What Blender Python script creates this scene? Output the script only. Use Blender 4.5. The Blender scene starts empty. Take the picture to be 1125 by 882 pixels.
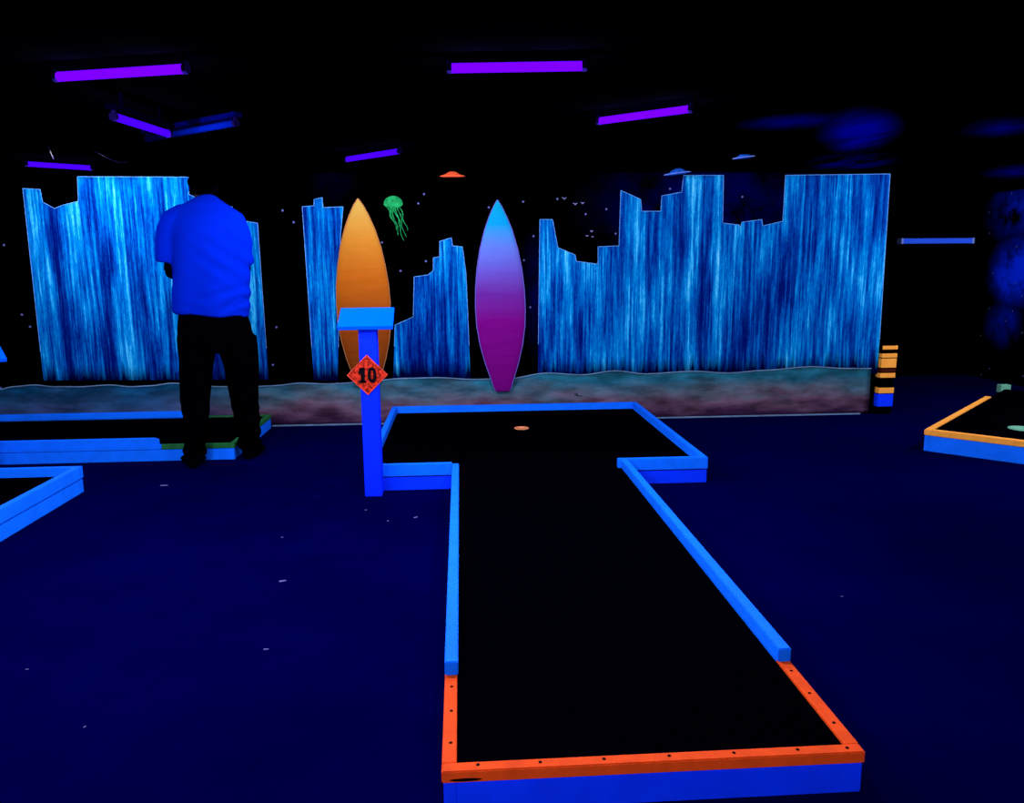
import bpy, bmesh, math, random
from mathutils import Vector, Matrix, noise
from mathutils.geometry import tessellate_polygon
random.seed(7)
C = bpy.context.scene.collection
S = bpy.context.scene
# ---------------------------------------------------------------- camera
H = 1.25; F = 870.0; CX, CY = 562.5, 441.0
AX = [(0.9978512585, 0.0192301264, -0.0626344047),
      (-0.0649907211, 0.1692441238, -0.9834290176),
      (-0.0083109611, 0.9853865375, 0.1701302417)]
RW = Matrix(AX)                      # camera axes -> world
cam = bpy.data.cameras.new('camera'); co = bpy.data.objects.new('camera', cam); C.objects.link(co)
m4 = RW.to_4x4(); m4.translation = (0, 0, H); co.matrix_world = m4
cam.sensor_fit = 'HORIZONTAL'; cam.sensor_width = 36; cam.lens = F / 1125 * 36
cam.clip_start = .02; cam.clip_end = 60
S.camera = co
def ray(px, py): return RW @ Vector((px - CX, -(py - CY), -F))
def atz(px, py, z):
    d = ray(px, py); return Vector((0, 0, H)) + d * ((z - H) / d.z)
def aty(px, py, y):
    d = ray(px, py); return Vector((0, 0, H)) + d * (y / d.y)
# ---------------------------------------------------------------- materials
MC = {}
def nt(name):
    m = bpy.data.materials.new(name); m.use_nodes = True
    n = m.node_tree; b = n.nodes['Principled BSDF']
    b.inputs['Roughness'].default_value = .8
    b.inputs['Specular IOR Level'].default_value = 0.03
    return m, n, b
def ramp(n, stops, interp='LINEAR'):
    r = n.nodes.new('ShaderNodeValToRGB'); r.color_ramp.interpolation = interp
    e = r.color_ramp.elements
    while len(e) < len(stops): e.new(.5)
    for i, (p, c) in enumerate(stops): e[i].position = p; e[i].color = (*c, 1)
    return r
def coords(n, scale=(1, 1, 1), loc=(0, 0, 0), kind='Object'):
    t = n.nodes.new('ShaderNodeTexCoord'); mp = n.nodes.new('ShaderNodeMapping')
    mp.inputs['Scale'].default_value = scale; mp.inputs['Location'].default_value = loc
    n.links.new(t.outputs[kind], mp.inputs['Vector']); return mp.outputs['Vector']
def noi(n, vec, scale=1, detail=3, rough=.5):
    x = n.nodes.new('ShaderNodeTexNoise'); n.links.new(vec, x.inputs['Vector'])
    x.inputs['Scale'].default_value = scale; x.inputs['Detail'].default_value = detail
    x.inputs['Roughness'].default_value = rough; return x.outputs['Fac']
def paint(name, c, var=.25, scale=9, stretch=(1, 1, 1), rough=.7, spec=.05, bump=0):
    """a coat of paint with brush-scale unevenness"""
    m, n, b = nt(name)
    v = coords(n, stretch)
    f = noi(n, v, scale, 5, .6)
    d = tuple(x * (1 - var) for x in c); l = tuple(min(1, x * (1 + var)) for x in c)
    r = ramp(n, [(.3, d), (.7, l)])
    n.links.new(f, r.inputs['Fac']); n.links.new(r.outputs['Color'], b.inputs['Base Color'])
    b.inputs['Roughness'].default_value = rough; b.inputs['Specular IOR Level'].default_value = spec
    if bump:
        bp = n.nodes.new('ShaderNodeBump'); bp.inputs['Strength'].default_value = bump
        n.links.new(f, bp.inputs['Height']); n.links.new(bp.outputs['Normal'], b.inputs['Normal'])
    return m
def mix(n, fac, a, b_):
    x = n.nodes.new('ShaderNodeMix'); x.data_type = 'RGBA'
    for s, v in ((x.inputs['Factor'], fac), (x.inputs[6], a), (x.inputs[7], b_)):
        if isinstance(v, (int, float)): s.default_value = v
        elif isinstance(v, tuple): s.default_value = (*v, 1)
        else: n.links.new(v, s)
    return x.outputs[2]
def math_(n, op, a, b_=0, clamp=False):
    x = n.nodes.new('ShaderNodeMath'); x.operation = op; x.use_clamp = clamp
    for s, v in ((x.inputs[0], a), (x.inputs[1], b_)):
        if isinstance(v, (int, float)): s.default_value = v
        else: n.links.new(v, s)
    return x.outputs[0]
M = {}
M['blue'] = paint('fluorescent_blue_paint', (.002, .175, .92), .10, 14, (1, 1, 1), bump=.03)
M['blue_dull'] = paint('blue_painted_board', (.0004, .040, .95), .12, 10)
M['post'] = paint('blue_post_paint', (.0005, .024, .95), .08, 8)
M['orange'] = paint('fluorescent_orange_paint', (.72, .075, .006), .14, 22, bump=.05)
M['amber'] = paint('fluorescent_amber_paint', (1.0, .42, .04), .15, 20)
M['green'] = paint('green_paint', (.012, .14, .03), .3, 20)
M['palegreen'] = paint('pale_green_paint', (.12, .42, .2), .1, 20)
M['felt'] = paint('black_felt', (.00003, .00003, .0009), .5, 60, rough=1, spec=0)
M['black'] = paint('matt_black_paint', (.0003, .0003, .0006), .3, 10, rough=1, spec=0)
M['darkmetal'] = paint('dark_lamp_housing', (.00002, .0, .0012), .2, 10, spec=0)
M['screw'] = paint('dark_screw_steel', (.002, .0005, .0005), .2, 40, rough=.5, spec=.02)
M['white'] = paint('white_scrap', (.12, .14, .3), .1, 30)
M['darkred'] = paint('dark_red_paint', (.05, .006, .002), .2, 20)
M['cup'] = paint('pale_orange_cup_plastic', (.75, .28, .09), .08, 20)
M['digit'] = paint('black_digit_paint', (.002, .001, .002), .1, 20)
M['cord'] = paint('lilac_cord', (.005, .003, .03), .1, 20)
M['skin'] = paint('skin_dark_under_uv', (.0002, .0001, .0012), .2, 30, spec=0.01)
M['hair'] = paint('black_hair', (.00003, .00003, .0001), .3, 60, rough=1, spec=0)
M['trousers'] = paint('black_trousers', (.0002, .0002, .0006), .3, 30, rough=1, spec=0)
M['shoe'] = paint('black_shoe', (.0001, .0001, .0012), .3, 30, rough=.8, spec=.01)
M['shirt'] = paint('blue_tshirt_cotton', (.0001, .014, .36), .06, 5, rough=.95, spec=0)
M['lettering'] = M['digit']
# sign: orange-red with darker scribble texture
m, n, b = nt('orange_red_sign_paint')
f = noi(n, coords(n), 60, 4, .7); r = ramp(n, [(.42, (.12, .008, .002)), (.56, (.62, .035, .012))])
n.links.new(f, r.inputs['Fac']); n.links.new(r.outputs['Color'], b.inputs['Base Color']); M['sign'] = m
# lamps
def glow(name, col, st):
    m, n, b = nt(name)
    b.inputs['Base Color'].default_value = (0, 0, 0, 1); b.inputs['Specular IOR Level'].default_value = 0
    b.inputs['Emission Color'].default_value = (*col, 1); b.inputs['Emission Strength'].default_value = st
    return m
M['tube'] = glow('violet_blacklight_tube', (.11, .0, 1.0), .17)
M['tube_dim'] = glow('violet_blacklight_tube_far', (.055, .0, 1.0), .12)
M['reflector'] = paint('lamp_reflector', (.001, .0005, .008), .1, 10, spec=0)
# floor: navy carpet
m, n, b = nt('navy_carpet')
f = noi(n, coords(n), 1.1, 4, .6); g = noi(n, coords(n), 180, 2, .6)
r = ramp(n, [(.25, (.0, .0, .022)), (.75, (.0, .0, .044))])
n.links.new(f, r.inputs['Fac'])
r2 = ramp(n, [(.3, (.75, .75, .75)), (.7, (1, 1, 1))]); n.links.new(g, r2.inputs['Fac'])
mx = n.nodes.new('ShaderNodeMix'); mx.data_type = 'RGBA'; mx.blend_type = 'MULTIPLY'; mx.inputs['Factor'].default_value = 1
n.links.new(r.outputs['Color'], mx.inputs[6]); n.links.new(r2.outputs['Color'], mx.inputs[7])
n.links.new(mx.outputs[2], b.inputs['Base Color']); b.inputs['Roughness'].default_value = 1
b.inputs['Specular IOR Level'].default_value = 0
M['floor'] = m
# starry black wall / ceiling with painted nebulae.  blobs: (centre, radii, strength)
def space(name, blobs, col=(.0, .0, .05), star=True, stretch=(1, 1, 1)):
    m, n, b = nt(name)
    b.inputs['Roughness'].default_value = 1; b.inputs['Specular IOR Level'].default_value = 0
    v = coords(n); base = None
    nn = noi(n, coords(n, stretch), 3.2, 6, .62)
    tot = None
    for c, rad, s, *rz in blobs:
        mp = n.nodes.new('ShaderNodeMapping'); mp.vector_type = 'TEXTURE'
        mp.inputs['Location'].default_value = c; mp.inputs['Scale'].default_value = rad
        if rz: mp.inputs['Rotation'].default_value = (0, 0, rz[0])
        n.links.new(v, mp.inputs['Vector'])
        l = n.nodes.new('ShaderNodeVectorMath'); l.operation = 'LENGTH'; n.links.new(mp.outputs['Vector'], l.inputs[0])
        k = math_(n, 'MULTIPLY', math_(n, 'POWER', math_(n, 'SUBTRACT', 1, l.outputs['Value'], True), 1.7), s * 1.3)
        tot = k if tot is None else math_(n, 'MAXIMUM', tot, k)
    colr = (.00002, .00002, .0001)
    if tot is not None:
        q = ramp(n, [(.36, (0, 0, 0)), (.66, (1, 1, 1))]); n.links.new(nn, q.inputs['Fac'])
        fac = math_(n, 'MULTIPLY', tot, q.outputs['Color'])
        colr = mix(n, fac, colr, col)
    if star:
        vo = n.nodes.new('ShaderNodeTexVoronoi'); vo.inputs['Scale'].default_value = 3.0; vo.voronoi_dimensions = '2D'
        sp = n.nodes.new('ShaderNodeSeparateXYZ'); n.links.new(v, sp.inputs[0]); cm = n.nodes.new('ShaderNodeCombineXYZ')
        n.links.new(math_(n, 'ADD', sp.outputs['X'], sp.outputs['Y']), cm.inputs['X']); n.links.new(sp.outputs['Z'], cm.inputs['Y']); n.links.new(cm.outputs[0], vo.inputs['Vector'])
        st = math_(n, 'LESS_THAN', vo.outputs['Distance'], .024)
        colr = mix(n, st, colr, (.10, .13, .3))
    if isinstance(colr, tuple): b.inputs['Base Color'].default_value = (*colr, 1)
    else: n.links.new(colr, b.inputs['Base Color'])
    return m
YW = 6.30; ZC = 1.95
M['wall'] = space('black_starry_wall', [((2.0, YW, 1.65), (1.2, .6, .55), 1.6), ((.62, YW, 1.0), (.2, .6, .6), .8), ((-.95, YW, 1.9), (.25, .6, .25), .12)], (0, 0, .06))
# the painted planks: streaked cyan and blue brush strokes running down
def planks(name, seed):
    m, n, b = nt(name)
    b.inputs['Roughness'].default_value = .9; b.inputs['Specular IOR Level'].default_value = 0
    a = noi(n, coords(n, (34, 1, 1.3), (seed, 0, 0)), 1, 6, .68)
    a2 = noi(n, coords(n, (95, 1, 3.2), (seed + 9, 0, 2)), 1, 4, .6)
    big = noi(n, coords(n, (5, 1, 1.2), (seed + 3, 0, 5)), 1, 3, .5)
    w = math_(n, 'ADD', math_(n, 'MULTIPLY', a, .55), math_(n, 'MULTIPLY', a2, .28))
    w = math_(n, 'ADD', w, math_(n, 'SUBTRACT', math_(n, 'MULTIPLY', big, .42), .075))
    sx = n.nodes.new('ShaderNodeSeparateXYZ'); n.links.new(coords(n), sx.inputs[0])
    wn = n.nodes.new('ShaderNodeTexWhiteNoise'); wn.noise_dimensions = '1D'
    n.links.new(math_(n, 'FLOOR', math_(n, 'MULTIPLY', sx.outputs['X'], 9.5)), wn.inputs['W'])
    w = math_(n, 'ADD', w, math_(n, 'MULTIPLY', math_(n, 'SUBTRACT', wn.outputs['Value'], .5), .09))
    fine = noi(n, coords(n, (60, 1, 24), (seed, 0, 4)), 1, 5, .75)
    w = math_(n, 'ADD', w, math_(n, 'MULTIPLY', math_(n, 'SUBTRACT', fine, .5), .17))
    r = ramp(n, [(.43, (.0, .006, .11)), (.505, (.0, .040, .24)), (.57, (.0, .13, .40)), (.63, (.0, .28, .55)), (.70, (.05, .60, .78)), (.78, (.35, .85, .9))])
    n.links.new(w, r.inputs['Fac'])
    # ragged dark-blue fringe painted along the foot
    se = n.nodes.new('ShaderNodeSeparateXYZ'); n.links.new(coords(n), se.inputs[0])
    z = se.outputs['Z']
    rag = noi(n, coords(n, (30, 1, .6), (seed, 0, 0)), 1, 3, .6)
    k = math_(n, 'SUBTRACT', math_(n, 'ADD', math_(n, 'MULTIPLY', rag, .26), .375), z)
    k = math_(n, 'MULTIPLY', k, 8, True)
    c = mix(n, k, r.outputs['Color'], (.0, .0005, .022))
    n.links.new(c, b.inputs['Base Color'])
    return m
M['edge'] = paint('pale_blue_outline_paint', (.12, .38, .7), .4, 30)
# sand
m, n, b = nt('painted_sand_dunes')
b.inputs['Specular IOR Level'].default_value = 0.03
f = noi(n, coords(n, (1.4, 1, 4.5)), 1.6, 5, .55)
se = n.nodes.new('ShaderNodeSeparateXYZ'); n.links.new(coords(n), se.inputs[0])
zz = math_(n, 'ADD', math_(n, 'MULTIPLY', se.outputs['Z'], 2.5), math_(n, 'MULTIPLY', math_(n, 'SUBTRACT', f, .5), .9))
rr = ramp(n, [(.08, (.07, .03, .08)), (.3, (.26, .15, .20)), (.55, (.16, .26, .27)), (.85, (.03, .32, .38))])
n.links.new(zz, rr.inputs['Fac'])
bl = ramp(n, [(0, (1, 1, 1)), (1, (0, 0, 0))])     # left end of the dunes is painted bluer
xk = math_(n, 'MULTIPLY', math_(n, 'ADD', se.outputs['X'], 2.4), 1.1, True); n.links.new(xk, bl.inputs['Fac'])
c = mix(n, math_(n, 'MULTIPLY', bl.outputs['Color'], .75), rr.outputs['Color'], (.0, .12, .30))
g = noi(n, coords(n, (2.2, 1, 7)), 1.8, 5, .55)
gr = ramp(n, [(.35, (.45, .45, .45)), (.7, (1.35, 1.35, 1.35))]); n.links.new(g, gr.inputs['Fac'])
mx = n.nodes.new('ShaderNodeMix'); mx.data_type = 'RGBA'; mx.blend_type = 'MULTIPLY'; mx.inputs['Factor'].default_value = 1
n.links.new(c, mx.inputs[6]); n.links.new(gr.outputs['Color'], mx.inputs[7]); n.links.new(mx.outputs[2], b.inputs['Base Color'])
M['sand'] = m
M['crest'] = paint('pale_dune_crest', (.12, .25, .32), .3, 12)
def board_mat(name, stops):
    m, n, b = nt(name)
    se = n.nodes.new('ShaderNodeSeparateXYZ'); n.links.new(coords(n, kind='Generated'), se.inputs[0])
    f = noi(n, coords(n, (5, 5, 5)), 1, 4, .5)
    z = math_(n, 'ADD', se.outputs['Z'], math_(n, 'MULTIPLY', math_(n, 'SUBTRACT', f, .5), .06))
    r = ramp(n, stops); n.links.new(z, r.inputs['Fac']); n.links.new(r.outputs['Color'], b.inputs['Base Color'])
    b.inputs['Roughness'].default_value = .6
    w = noi(n, coords(n, (4, 4, 16)), 1, 2, .4)
    bp = n.nodes.new('ShaderNodeBump'); bp.inputs['Strength'].default_value = .25; bp.inputs['Distance'].default_value = .03
    n.links.new(w, bp.inputs['Height']); n.links.new(bp.outputs['Normal'], b.inputs['Normal'])
    return m
M['board_orange'] = board_mat('surfboard_yellow_to_orange', [(0, (.12, .028, .003)), (.35, (.26, .055, .002)), (.6, (.44, .12, .004)), (.8, (.50, .22, .015)), (1, (.5, .36, .05))])
M['board_purple'] = board_mat('surfboard_cyan_to_purple', [(0, (.14, .001, .13)), (.38, (.17, .001, .17)), (.52, (.13, .02, .25)), (.64, (.12, .09, .42)), (.76, (.10, .20, .55)), (.88, (.0, .33, .55)), (1, (.0, .36, .42))])
M['rim_orange'] = paint('pale_orange_rim', (.36, .16, .05), .1, 20)
M['rim_purple'] = paint('pale_violet_rim', (.12, .12, .45), .1, 20)
M['jelly'] = paint('green_jellyfish_paint', (.01, .35, .07), .5, 30)
M['saucer_orange'] = paint('orange_saucer_paint', (.9, .12, .03), .1, 20)
M['saucer_blue'] = paint('blue_saucer_paint', (.01, .12, .55), .4, 40)
M['saucer_rim'] = paint('pale_saucer_rim', (.2, .35, .7), .2, 40)
M['ledge'] = paint('blue_ledge_paint', (.03, .16, 1.0), .05, 10)
# ---------------------------------------------------------------- mesh helpers
def obj(name, bm, mat, parent=None, smooth=False):
    bmesh.ops.recalc_face_normals(bm, faces=bm.faces[:])
    me = bpy.data.meshes.new(name); bm.to_mesh(me); bm.free()
    if smooth:
        for p in me.polygons: p.use_smooth = True
    for mm in (mat if isinstance(mat, (list, tuple)) else [mat]): me.materials.append(mm)
    o = bpy.data.objects.new(name, me); C.objects.link(o)
    if parent: o.parent = parent; o.matrix_parent_inverse = Matrix.Translation(parent.location).inverted() if parent.rotation_euler.z == 0 else parent.matrix_basis.inverted()
    return o
def tag(o, label=None, cat=None, group=None, kind=None):
    if label: o['label'] = label
    if cat: o['category'] = cat
    if group: o['group'] = group
    if kind: o['kind'] = kind
    return o
def empty(name, loc, label, cat, group=None):
    o = bpy.data.objects.new(name, None); C.objects.link(o); o.location = loc; o.empty_display_size = .1
    return tag(o, label, cat, group)
def box(bm, x0, x1, y0, y1, z0, z1, bevel=0, mi=0):
    r = bmesh.ops.create_cube(bm, size=1)
    vs = r['verts']
    for v in vs:
        v.co = Vector(((x0 + x1) / 2 + v.co.x * (x1 - x0), (y0 + y1) / 2 + v.co.y * (y1 - y0), (z0 + z1) / 2 + v.co.z * (z1 - z0)))
    fs = {f for v in vs for f in v.link_faces}
    for f in fs: f.material_index = mi
    if bevel:
        es = list({e for v in vs for e in v.link_edges})
        bmesh.ops.bevel(bm, geom=es, offset=bevel, segments=2, affect='EDGES', profile=.6)
    return bm
def prism(bm, pts, z0, z1, bevel=0):
    """polygon in XY extruded in z"""
    a = [bm.verts.new((x, y, z0)) for x, y in pts]; b_ = [bm.verts.new((x, y, z1)) for x, y in pts]
    n = len(pts)
    bm.faces.new(a); bm.faces.new(b_)
    for i in range(n): bm.faces.new((a[i], a[(i + 1) % n], b_[(i + 1) % n], b_[i]))
    if bevel:
        bmesh.ops.recalc_face_normals(bm, faces=bm.faces[:])
        es = [e for e in bm.edges if abs(e.verts[0].co.z - z1) < 1e-6 and abs(e.verts[1].co.z - z1) < 1e-6]
        bmesh.ops.bevel(bm, geom=es, offset=bevel, segments=2, affect='EDGES')
    return bm
def wallprism(bm, pts, y0, y1):
    """polygon in XZ extruded in y"""
    a = [bm.verts.new((x, y0, z)) for x, z in pts]; b_ = [bm.verts.new((x, y1, z)) for x, z in pts]
    n = len(pts)
    for t in tessellate_polygon([[Vector((x, z, 0)) for x, z in pts]]):
        bm.faces.new([a[k] for k in t]); bm.faces.new([b_[k] for k in t])
    for i in range(n): bm.faces.new((a[i], a[(i + 1) % n], b_[(i + 1) % n], b_[i]))
    return bm
def chain(bm, pts, radii, seg=12, ex=1.0, up=None, cap=True):
    """tapered tube through pts; radii are numbers or (r_side, r_up) pairs"""
    pts = [Vector(p) for p in pts]; rings = []
    for i, p in enumerate(pts):
        t = (pts[min(i + 1, len(pts) - 1)] - pts[max(i - 1, 0)]).normalized()
        ref = Vector(up) if up else (Vector((0, 0, 1)) if abs(t.z) < .9 else Vector((0, 1, 0)))
        s = t.cross(ref).normalized(); u = s.cross(t).normalized()
        r = radii[i]; ra, rb = r if isinstance(r, tuple) else (r, r)
        rings.append([bm.verts.new(p + s * ra * math.cos(2 * math.pi * k / seg) + u * rb * math.sin(2 * math.pi * k / seg)) for k in range(seg)])
    for a, b_ in zip(rings, rings[1:]):
        for k in range(seg): bm.faces.new((a[k], a[(k + 1) % seg], b_[(k + 1) % seg], b_[k]))
    if cap: bm.faces.new(rings[0]); bm.faces.new(rings[-1])
    return bm
def ball(bm, c, r, seg=16):
    res = bmesh.ops.create_uvsphere(bm, u_segments=seg, v_segments=seg // 2 + 2, radius=1)
    rr = r if isinstance(r, tuple) else (r, r, r)
    for v in res['verts']: v.co = Vector(c) + Vector((v.co.x * rr[0], v.co.y * rr[1], v.co.z * rr[2]))
    return bm
def fuse(name, bm, mat, parent, voxel=.01, smooth=6, disp=None):
    """weld overlapping volumes into one continuous skin"""
    bmesh.ops.recalc_face_normals(bm, faces=bm.faces[:])
    me = bpy.data.meshes.new('tmp'); bm.to_mesh(me); bm.free()
    t = bpy.data.objects.new('tmp', me); C.objects.link(t)
    r = t.modifiers.new('r', 'REMESH'); r.mode = 'VOXEL'; r.voxel_size = voxel
    s = t.modifiers.new('s', 'SMOOTH'); s.iterations = smooth; s.factor = .5
    dg = bpy.context.evaluated_depsgraph_get(); dg.update()
    nm = bpy.data.meshes.new_from_object(t.evaluated_get(dg)); nm.name = name
    bpy.data.objects.remove(t); nm.materials.clear(); nm.materials.append(mat)
    if disp:
        for v in nm.vertices: v.co = v.co + disp(v.co, v.normal)
    for p in nm.polygons: p.use_smooth = True
    o = bpy.data.objects.new(name, nm); C.objects.link(o)
    if parent: o.parent = parent; o.matrix_parent_inverse = Matrix.Translation(parent.location).inverted()
    return o
# ---------------------------------------------------------------- the room
XL, XR, YB, YF = -4.6, 5.62, -3.0, 8.4
def slab(name, b6, mat):
    bm = bmesh.new(); box(bm, *b6); return tag(obj(name, bm, mat), kind='structure')
tag(slab('floor', (XL, XR, YB, YF, -.1, 0), M['floor']), 'dark navy carpet floor')
def cb(px, py, r1, r2, st): p = atz(px, py, ZC); return ((p.x, p.y, ZC), (r1, r2, .4), st, -math.atan2(p.x, p.y))
M['ceil'] = space('black_ceiling_paint', [cb(943, 148, .24, .95, 2.2), cb(880, 134, .35, .3, .4), cb(935, 178, .35, .6, 1.2), cb(1098, 140, .22, .45, .5), cb(1112, 190, .25, .8, .5)], (0, 0, .9), star=False, stretch=(1, .3, 1))
slab('ceiling', (XL, XR, YB, YF, ZC, ZC + .1), M['ceil'])
WE = 3.42
slab('wall_back', (XL, WE, YW, YW + .12, 0, ZC), M['wall'])
slab('wall_return', (WE - .12, WE, YW + .12, YF, 0, ZC), M['black'])
slab('wall_far', (WE - .12, XR, YF, YF + .1, 0, ZC), M['black'])
M['wallr'] = space('black_side_wall_nebulae', [((XR, 7.78, 1.14), (.5, .50, .42), 2.6), ((XR, 7.9, 1.75), (.6, .5, .35), 1.0), ((XR, 7.9, .6), (.5, .35, .3), .7)], (0, .035, .95))
slab('wall_right', (XR, XR + .1, YB, YF, 0, ZC), M['wallr'])
slab('wall_left', (XL - .1, XL, YB, YF, 0, ZC), M['black'])
slab('wall_front', (XL, XR, YB - .1, YB, 0, ZC), M['black'])
# ---------------------------------------------------------------- mural on the back wall
def W(px, py): p = aty(px, py, YW - .006); return (p.x, p.z)
def painted(name, pix, mat, label, seed=0, y=.006, close_foot=True):
    pts = [W(*p) for p in pix]
    bm = bmesh.new(); wallprism(bm, pts, YW - y, YW - .0003)
    root = obj(name, bm, mat); tag(root, label, 'mural')
    # pale outline stroke along the stepped top and the sides
    eb = bmesh.new()
    top = pts if not close_foot else pts
    for a, b_ in zip(pts, pts[1:]):
        a = Vector((a[0], 0, a[1])); b2 = Vector((b_[0], 0, b_[1])); d = (b2 - a)
        if d.length < .01 or max(a.z, b2.z) < .6: continue
        for e, g_ in ((a, b2), (b2, a)):
            if e.z < .62: t_ = (.62 - e.z) / (g_.z - e.z); e.xyz = e.lerp(g_, t_)
        d = b2 - a
        d.normalize(); s = Vector((-d.z, 0, d.x)) * .0018
        q = [a + s, b2 + s, b2 - s, a - s]
        vs = [eb.verts.new((v.x, YW - y - .0006, v.z)) for v in q] + [eb.verts.new((v.x, YW - y, v.z)) for v in q]
        for f in ((0, 1, 2, 3), (7, 6, 5, 4), (0, 1, 5, 4), (1, 2, 6, 5), (2, 3, 7, 6), (3, 0, 4, 7)): eb.faces.new([vs[i] for i in f])
    obj('painted_outline', eb, M['edge'], root)
    return root
zt = 192.5
painted('plank_mural', [(48, 418), (25, 207), (44, 208), (47, 222), (60, 229), (70, 225), (86, 221), (85, 194), (205, 194.5), (212, 196), (207, 213), (225, 222), (248, 236), (249, 227), (255, 227), (257, 241), (283, 245), (295, 417)], planks('painted_planks_left', 1.3),
        'wide blue streaked plank painting with stepped top behind the standing person')
painted('plank_mural', [(345, 418), (332, 227), (345, 226), (345, 219), (354, 217), (355, 228), (377, 227), (374, 260), (371, 418)], planks('painted_planks_narrow', 5.1),
        'narrow tall blue plank painting just left of the orange surfboard')
painted('plank_mural', [(432, 418), (434, 357), (454, 348), (455, 304), (470, 302), (476, 297), (476, 283), (483, 282), (483, 265), (496, 261), (497, 270), (508, 271), (512, 300), (517, 417)], planks('painted_planks_middle', 8.7),
        'staircase-topped blue plank painting between the orange and purple surfboards')
painted('plank_mural', [(591, 416), (593, 241), (607, 241), (611, 262), (613, 272), (632, 280), (633, 287), (657, 290), (657, 271), (680, 270), (682, 209), (704, 219), (705, 232), (726, 232), (727, 215), (749, 211), (751, zt), (795, zt), (794, 245), (812, 247), (813.5, 250), (815, 244), (837, 241), (838, 248), (860, 243), (863, zt), (978, 191), (964, 410)], planks('painted_planks_right', 3.9),
        'widest bright blue plank painting, right of the purple surfboard')
# sand dunes band
cr = [(-80, 424), (0, 427), (15, 424), (38, 422), (60, 424), (90, 424), (120, 422), (145, 424), (165, 423), (190, 420), (215, 422), (240, 424), (275, 424), (300, 423), (330, 420), (360, 421), (400, 419), (440, 415), (480, 414), (520, 416), (560, 415), (600, 409), (640, 411), (675, 406.5), (710, 410), (760, 407), (800, 409), (840, 406), (890, 402), (930, 404), (957, 404)]
top = [W(*p) for p in cr]
xs = []
for i in range(len(top) - 1):
    for k in range(4):
        t = k / 4; t2 = t * t * (3 - 2 * t)
        xs.append((top[i][0] * (1 - t) + top[i + 1][0] * t, top[i][1] * (1 - t2) + top[i + 1][1] * t2))
xs.append(top[-1])
bm = bmesh.new(); NZ = 12; gr = []
for x, z in xs:
    col = []
    for j in range(NZ + 1):
        zz = .004 + (z - .004) * j / NZ
        nv = noise.noise(Vector((x * 2.2, zz * 7, 3))) * .5 + .5
        col.append(bm.verts.new((x, YW - .010 - .012 * nv * (1 - j / NZ), zz)))
    gr.append(col)
for a, b_ in zip(gr, gr[1:]):
    for j in range(NZ): bm.faces.new((a[j], b_[j], b_[j + 1], a[j + 1]))
bmesh.ops.solidify(bm, geom=bm.faces[:], thickness=-.004)
so = obj('sand_mural', bm, M['sand'], smooth=True)
tag(so, 'long wavy sand dune banner along the foot of the mural wall', 'mural')
bm = bmesh.new()
for (x0, z0), (x1, z1) in zip(xs, xs[1:]):
    vs = [bm.verts.new((x, YW - .0155, z)) for x, z in ((x0, z0 - .008), (x1, z1 - .008), (x1, z1), (x0, z0))]
    bm.faces.new(vs)
bmesh.ops.remove_doubles(bm, verts=bm.verts[:], dist=1e-5); bmesh.ops.solidify(bm, geom=bm.faces[:], thickness=.0006)
obj('dune_crest', bm, M['crest'], so)
bm = bmesh.new(); box(bm, W(300, 470)[0], 3.30, YW - .032, YW - .0245, .0, .012, .002)
obj('bottom_hem', bm, M['crest'], so)
# ---------------------------------------------------------------- surfboards mounted on the wall
def surfboard(label, topp, bot, wmax, prof, mat, rim, th=.045):
    """prof: list of (t from nose 0 to tail 1, half width share)"""
    a = aty(*topp, YW - .068); b_ = aty(*bot, YW - .068)
    L = (a - b_).length; root = empty('surfboard', (b_.x, YW - .04, b_.z), label, 'surfboard')
    ax = (b_ - a).normalized(); sx = Vector((1, 0, 0)); sx = (sx - ax * sx.dot(ax)).normalized()
    def hw(t):
        for (t0, h0), (t1, h1) in zip(prof, prof[1:]):
            if t0 <= t <= t1:
                u = (t - t0) / (t1 - t0); return h0 + (h1 - h0) * u
        return prof[-1][1]
    N = 60; K = 16
    bm = bmesh.new(); rings = []
    for i in range(N + 1):
        t = i / N; t = t * t * (3 - 2 * t) * .5 + t * .5
        w = max(hw(t), .012) * wmax / 2; c = a + ax * (L * t); tt = th * min(1, .35 + w / (wmax / 2))
        ring = []
        for k in range(K):
            an = 2 * math.pi * k / K; cx_, sy_ = math.cos(an), math.sin(an)
            px_ = math.copysign(abs(cx_) ** .8, cx_) * w; py_ = math.copysign(abs(sy_) ** .75, sy_) * tt / 2
            ring.append(bm.verts.new(c + sx * px_ + Vector((0, py_, 0))))
        rings.append(ring)
    for r0, r1 in zip(rings, rings[1:]):
        for k in range(K): bm.faces.new((r0[k], r0[(k + 1) % K], r1[(k + 1) % K], r1[k]))
    bm.faces.new(rings[0]); bm.faces.new(rings[-1])
    bmesh.ops.translate(bm, verts=bm.verts[:], vec=(0, .012, 0))
    obj('deck', bm, mat, root, True)
    for t in (.3, .8):
        q = a.lerp(b_, t); bm = bmesh.new(); box(bm, q.x - .03, q.x + .03, q.y + .025, YW - (.0005 if q.z > .45 else .0005), q.z - .02, q.z + .02, .002); obj('mount_bracket', bm, M['black'], root)
    for s in (-1, 1):
        bm = bmesh.new(); pts = []
        for i in range(N + 1):
            t = i / N; w = max(hw(t), .012) * wmax / 2
            pts.append(a + ax * (L * t) + sx * (s * (w * .99)) + Vector((0, .010, 0)))
        chain(bm, pts, [.0042] * len(pts), 6); obj('rim', bm, rim, root, True)
    return root
prof1 = [(0, 0), (.03, .16), (.08, .34), (.15, .54), (.25, .75), (.35, .88), (.45, .97), (.55, 1), (.65, .99), (.75, .90), (.85, .74), (.93, .56), (.98, .46), (1, .42)]
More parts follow.
